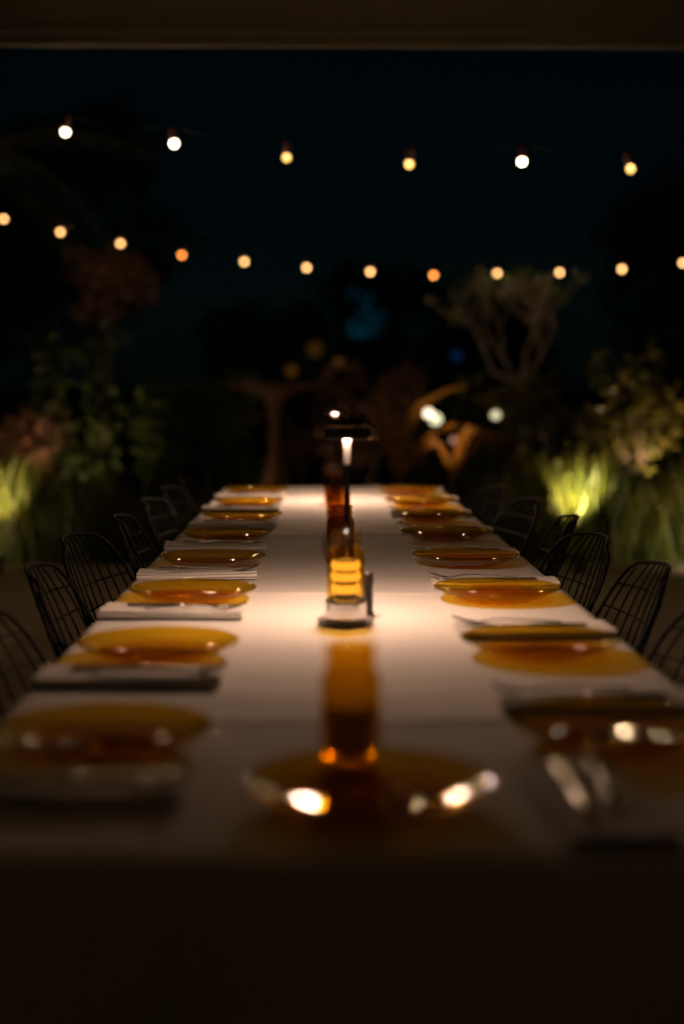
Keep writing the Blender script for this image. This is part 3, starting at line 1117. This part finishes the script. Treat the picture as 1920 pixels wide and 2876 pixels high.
# cocktail table with stretch cover
t = empty('cocktail_table', (-0.40, 12.5, -0.03))
tag(t, 'tall round cocktail table in a brown stretch cover beyond the table end', 'table')
MB().lathe([(0.0, 1.262), (0.40, 1.262), (0.425, 1.256), (0.43, 1.245), (0.425, 1.222)], 40).build('tabletop', M_COVER, t)
MB().lathe([(0.424, 1.221), (0.20, 1.185), (0.10, 1.12), (0.06, 1.0), (0.048, 0.86), (0.05, 0.72), (0.07, 0.55), (0.13, 0.32), (0.24, 0.12), (0.32, 0.0)], 40).build('stretch_cover', M_COVER, t)
for k, (x, y, r_, h, lab) in enumerate([(-1.15, 14.2, 0.45, 1.35, 'dim green bush left of the cocktail table'), (0.55, 14.6, 0.42, 1.45, 'dim brown bush right of the cocktail table'), (-0.2, 16.5, 0.6, 1.25, 'low brown bush directly behind the cocktail table'), (1.35, 14.8, 0.45, 1.15, 'green bush behind the pale globe lamps')]):
    bsh = empty('garden_bush', (x, y, -0.03))
    tag(bsh, lab, 'bush', 'bushes beyond the lamps')
    cs = [(random.uniform(-r_, r_), random.uniform(-.3, .3), random.uniform(0.35, h - 0.1), 0.2, 0.2, 0.16) for _ in range(14)]
    branch_tree(bsh, (0, 0, 0), (0, 0, 0.4), 0.03, cs, M_BARK, 10, 'stem')
    leaf_obj('foliage', cs, 1200, 0.11, [M_LEAF, M_LEAFP, M_LEAFP, M_LEAF][k], bsh)

# garden lamps seen as pale discs
def globe_lamp(loc, col, s, r, label):
    t = empty('garden_lamp', (loc[0], loc[1], -0.03))
    tag(t, label, 'garden lamp', 'small lights in the garden')
    z = loc[2] + 0.03
    MB().tube([(0, 0, 0), (0, 0, z - r)], 0.018, 8).build('post', M_SPOT, t)
    MB().lathe([(0.03, z - r - 0.012), (0.032, z - r + 0.004), (0.02, z - r + 0.006)], 16, cap0=True, cap1=True).build('collar', M_SPOT, t)
    n = 10
    MB().lathe([(r * math.sin(math.pi * k / n), z - r * math.cos(math.pi * k / n)) for k in range(n + 1)], 20).build('globe', emit('globe_glow', col, s), t)


globe_lamp((0.905, 12, 0.97), (1.0, 0.78, 0.55), 3.0, 0.04, 'brightest white globe lamp among the rust cordylines')
globe_lamp((0.975, 12.15, 0.92), (0.95, 0.9, 0.55), 1.6, 0.05, 'pale green-white globe lamp touching the brightest one')
globe_lamp((1.47, 12, 0.955), (0.95, 0.85, 0.5), 1.3, 0.035, 'dim pale lamp left of the right grass bed')
globe_lamp((1.117, 12, 0.744), (1.0, 0.45, 0.3), .5, 0.03, 'small pinkish lamp below the low cordyline')
globe_lamp((0.251, 20, 1.518), (1.0, 0.36, 0.04), 0.13, 0.07, 'small amber post lamp above the far end of the table')
globe_lamp((-0.413, 20, 1.427), (1.0, 0.36, 0.04), 0.05, 0.08, 'faint amber post lamp behind the cocktail table')
globe_lamp((-0.10, 24, 1.84), (1.0, 0.42, 0.05), 0.03, 0.13, 'faint olive-amber post lamp highest of the far lamps')

# house far behind with a teal-lit window
t = empty('garden_pavilion', (1.33, 40, -0.03))
tag(t, 'narrow dark pavilion far behind with a blurred teal-lit window', 'pavilion')
MB().box(-0.9, -0.57, 0.0, 2, 0, 4.3).box(0.57, 0.9, 0.0, 2, 0, 4.3).box(-0.57, 0.57, 0.0, 2, 0, 2.62).box(-0.57, 0.57, 0.0, 2, 4.05, 4.3).build('wall', M_WALL, t, False)
MB().add([(-1.05, -0.2, 4.305), (1.05, -0.2, 4.305), (1.05, 2.2, 4.305), (-1.05, 2.2, 4.305), (0, 1.0, 4.75)], [(0, 1, 4), (1, 2, 4), (2, 3, 4), (3, 0, 4), (3, 2, 1, 0)]).build('roof', M_ROOF, t, False)
wd_ = MB().box(-0.57, 0.57, 0.08, 0.10, 2.62, 4.05).build('window', emit('teal_window', (0.005, 0.27, 0.42), 0.07), t, False)
MB().box(-0.60, -0.54, -0.02, 0.07, 2.60, 4.07).box(0.54, 0.60, -0.02, 0.07, 2.60, 4.07).box(-0.54, 0.54, -0.02, 0.07, 2.60, 2.65).box(-0.54, 0.54, -0.02, 0.07, 4.02, 4.07).build('frame', M_ROOF, wd_, False)
globe_lamp((1.90, 20, 1.64), (0.03, 0.14, 0.5), 0.06, 0.08, 'faint blue post lamp left of the frangipani trunk')

# uplights
spot_fixture((1.62, 8.93, 0.09), (1.66, 9.22, 0.78), 420.0, (1.0, 0.82, 0.34), 'small spotlight on the terrace before the right grass bed', 58)
spot_fixture((-2.03, 8.93, 0.09), (-2.05, 9.24, 0.74), 130.0, (1.0, 0.80, 0.34), 'small spotlight on the terrace before the left grass bed', 52)
spot_fixture((2.50, 10.6, 0.35), (2.47, 11.0, 1.1), 34.0, (1.0, 0.72, 0.36), 'spotlight aimed up into the glossy shrub', 90)
spot_fixture((1.0, 10.95, 0.20), (1.02, 11.5, 1.02), 26.0, (1.0, 0.62, 0.22), 'spotlight below the rust cordylines', 42)
spot_fixture((1.75, 12.3, 0.25), (1.65, 13.0, 1.8), 4.0, (1.0, 0.70, 0.48), 'spotlight aimed up into the frangipani', 90)
spot_fixture((-0.95, 12.1, 0.1), (-0.5, 12.6, 0.9), 2.4, (1.0, 0.55, 0.30), 'spotlight left of the cocktail table', 110)
spot_fixture((-1.9, 11.1, 0.2), (-1.9, 12.0, 1.4), 16.0, (1.0, 0.76, 0.34), 'spotlight under the column shrubs', 110)
spot_fixture((-2.6, 9.3, 0.1), (-2.1, 9.7, 2.4), 4.0, (1.0, 0.62, 0.35), 'spotlight at the foot of the palm', 80)
spot_fixture((2.7, 8.75, 0.10), (2.3, 9.8, 0.55), 30.0, (1.0, 0.82, 0.45), 'added fill spotlight at the terrace edge facing the right grass bed', 120)  # added fill light, lifts the dim green of the right grass
spot_fixture((-2.6, 8.75, 0.10), (-2.2, 9.8, 0.55), 20.0, (1.0, 0.82, 0.45), 'added fill spotlight at the terrace edge facing the left grass bed', 120)  # same added fill for the grass on the left
spot_fixture((0.1, 13.4, 0.1), (0.2, 15.0, 1.0), 5.0, (1.0, 0.62, 0.32), 'spotlight on the ground before the brown bushes', 140)
spot_fixture((-2.05, 10.15, 0.50), (-2.18, 10.5, 0.9), 7.0, (1.0, 0.60, 0.30), 'spotlight tucked under the bronze-leaved shrub', 110)
